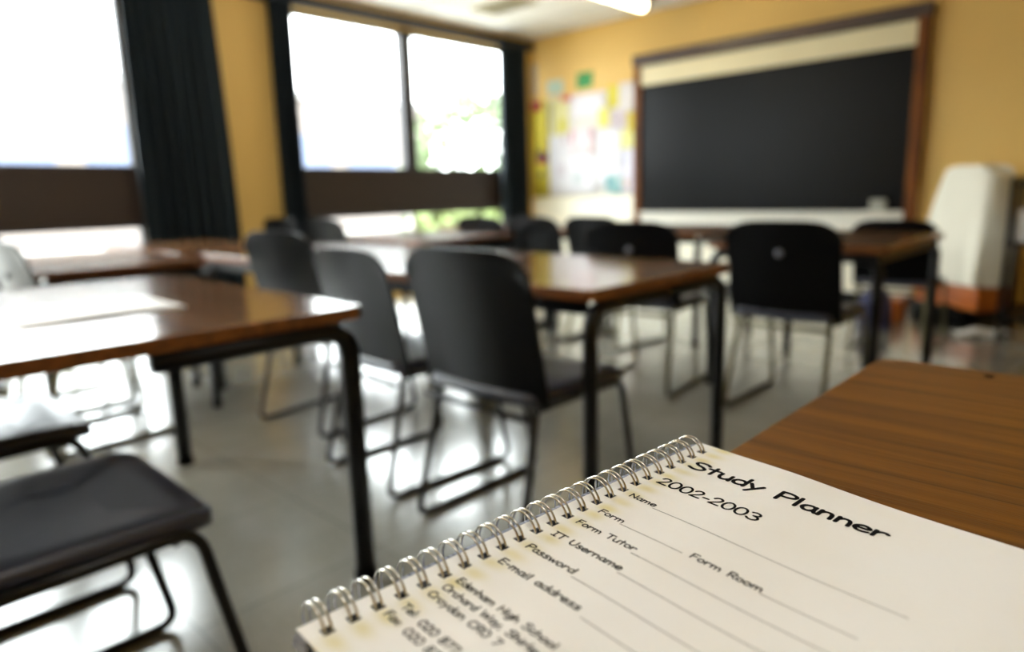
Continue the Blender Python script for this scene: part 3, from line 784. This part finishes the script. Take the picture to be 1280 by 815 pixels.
tag(wp, 'crumpled white paper on the floor below the black stand', 'paper')
sb = MB().box(-.09, .09, -.10, .10, 0, .17).build('wooden_crate', M['orange_wood'], None, bevel=.01, loc=(-1.36, 5.28, 0)); tag(sb, 'little orange-brown crate on the floor behind the small chair', 'crate')
sb2 = MB().grid(lambda u, v: (.11*math.sqrt(max(0, 1-(v*.98)**3))*math.cos(2*PI*u), .08*math.sqrt(max(0, 1-(v*.98)**3))*math.sin(2*PI*u), .30*v), 24, 10).build('blue_bag', paint(38, 40, 84), None, loc=(-1.36, 4.95, .001)); tag(sb2, 'dark blue bag standing on the floor near the small chair', 'bag')

# ------------------------------------------------------------------ outside
struct('ground_outside', MB().box(-60, XW-.32, -40, 50, -.5, -.3), mat('pale_paving', srgb(150, 148, 142), .9, noise=.08, nscale=.3))
ob = empty('building', (-24, 12, -.3)); tag(ob, 'pale building with a strip of windows seen through the glare', 'building')
MB().box(-5, 0, -22, 8, 0, 5.0).build('wall', mat('salmon_brick', srgb(104, 96, 92), .9), ob)
MB().box(-5.2, .2, -22.2, 8.2, 5.0, 5.25).build('roof', mat('pale_roof', srgb(150, 148, 146), .9), ob)
wm = mat('pale_blue_glass', srgb(66, 76, 100), .5)
for i in range(9):
    MB().box(0, .04, -21+i*3.1, -18.7+i*3.1, 2.5, 3.7).build('window', wm, ob)
ob.rotation_euler = (0, 0, 0)
def shrub(x, y, rx, ry, rz_, label, c, seed):
    rnd = random.Random(seed); b = MB()
    for i in range(1500):
        th = rnd.random()*2*PI; ph = math.acos(rnd.uniform(-.2, 1)); q = rnd.uniform(.75, 1.0)
        p = Vector((rx*q*math.sin(ph)*math.cos(th), ry*q*math.sin(ph)*math.sin(th), rz_*(.25+q*.75*math.cos(ph))))
        a = Vector((rnd.uniform(-1, 1), rnd.uniform(-1, 1), rnd.uniform(-1, 1))).normalized()*.16
        bq = a.cross(Vector((rnd.uniform(-1, 1), rnd.uniform(-1, 1), rnd.uniform(-1, 1)))).normalized()*.09
        b.add([p-a, p+bq, p+a, p-bq], [(0, 1, 2, 3)])
    t = empty('shrub', (x, y, -.3)); b.build('foliage', paint(*c, rough=.8), t)
    MB().tube([(0, 0, 0), (0, 0, rz_*.6)], .07, seg=8).build('stem', paint(80, 60, 40), t)
    tag(t, label, 'shrub', 'shrubs outside the double window')
shrub(-12.5, 12.2, 1.6, 2.6, 4.0, 'big pale green shrub outside the pane nearest the corner', (84, 98, 66), 3)
shrub(-10.0, 9.6, .8, 1.7, 1.72, 'low yellow-green shrub just outside the pane nearest the corner', (92, 104, 58), 5)

# ------------------------------------------------------------------ light
w = bpy.data.worlds.new('sky'); scene.world = w; w.use_nodes = True
bgn = w.node_tree.nodes['Background']; bgn.inputs['Color'].default_value = (.93, .97, 1.0, 1); bgn.inputs['Strength'].default_value = 9.0
for (a, b_, za, zb) in ((-2.2, 1.80, 1.2, 2.5), (2.92, 5.72, 1.2, 2.5), (-2.2, 1.80, .12, .83), (2.92, 5.72, .12, .83)):
    l = bpy.data.lights.new('window_portal', 'AREA'); l.shape = 'RECTANGLE'; l.size = b_-a; l.size_y = zb-za
    l.cycles.is_portal = True
    o = bpy.data.objects.new('window_portal', l); col.objects.link(o); o.location = (XW-.22, (a+b_)/2, (za+zb)/2)
    o.rotation_euler = Vector((1, 0, 0)).to_track_quat('-Z', 'Z').to_euler()
scene.view_settings.view_transform = 'Standard'; scene.view_settings.look = 'None'
scene.view_settings.gamma = 1.0; scene.view_settings.exposure = 1.38; scene.view_settings.use_curve_mapping = False
scene.cycles.use_denoising = True
scene.cycles.max_bounces = 10; scene.cycles.diffuse_bounces = 5; scene.cycles.sample_clamp_indirect = 10
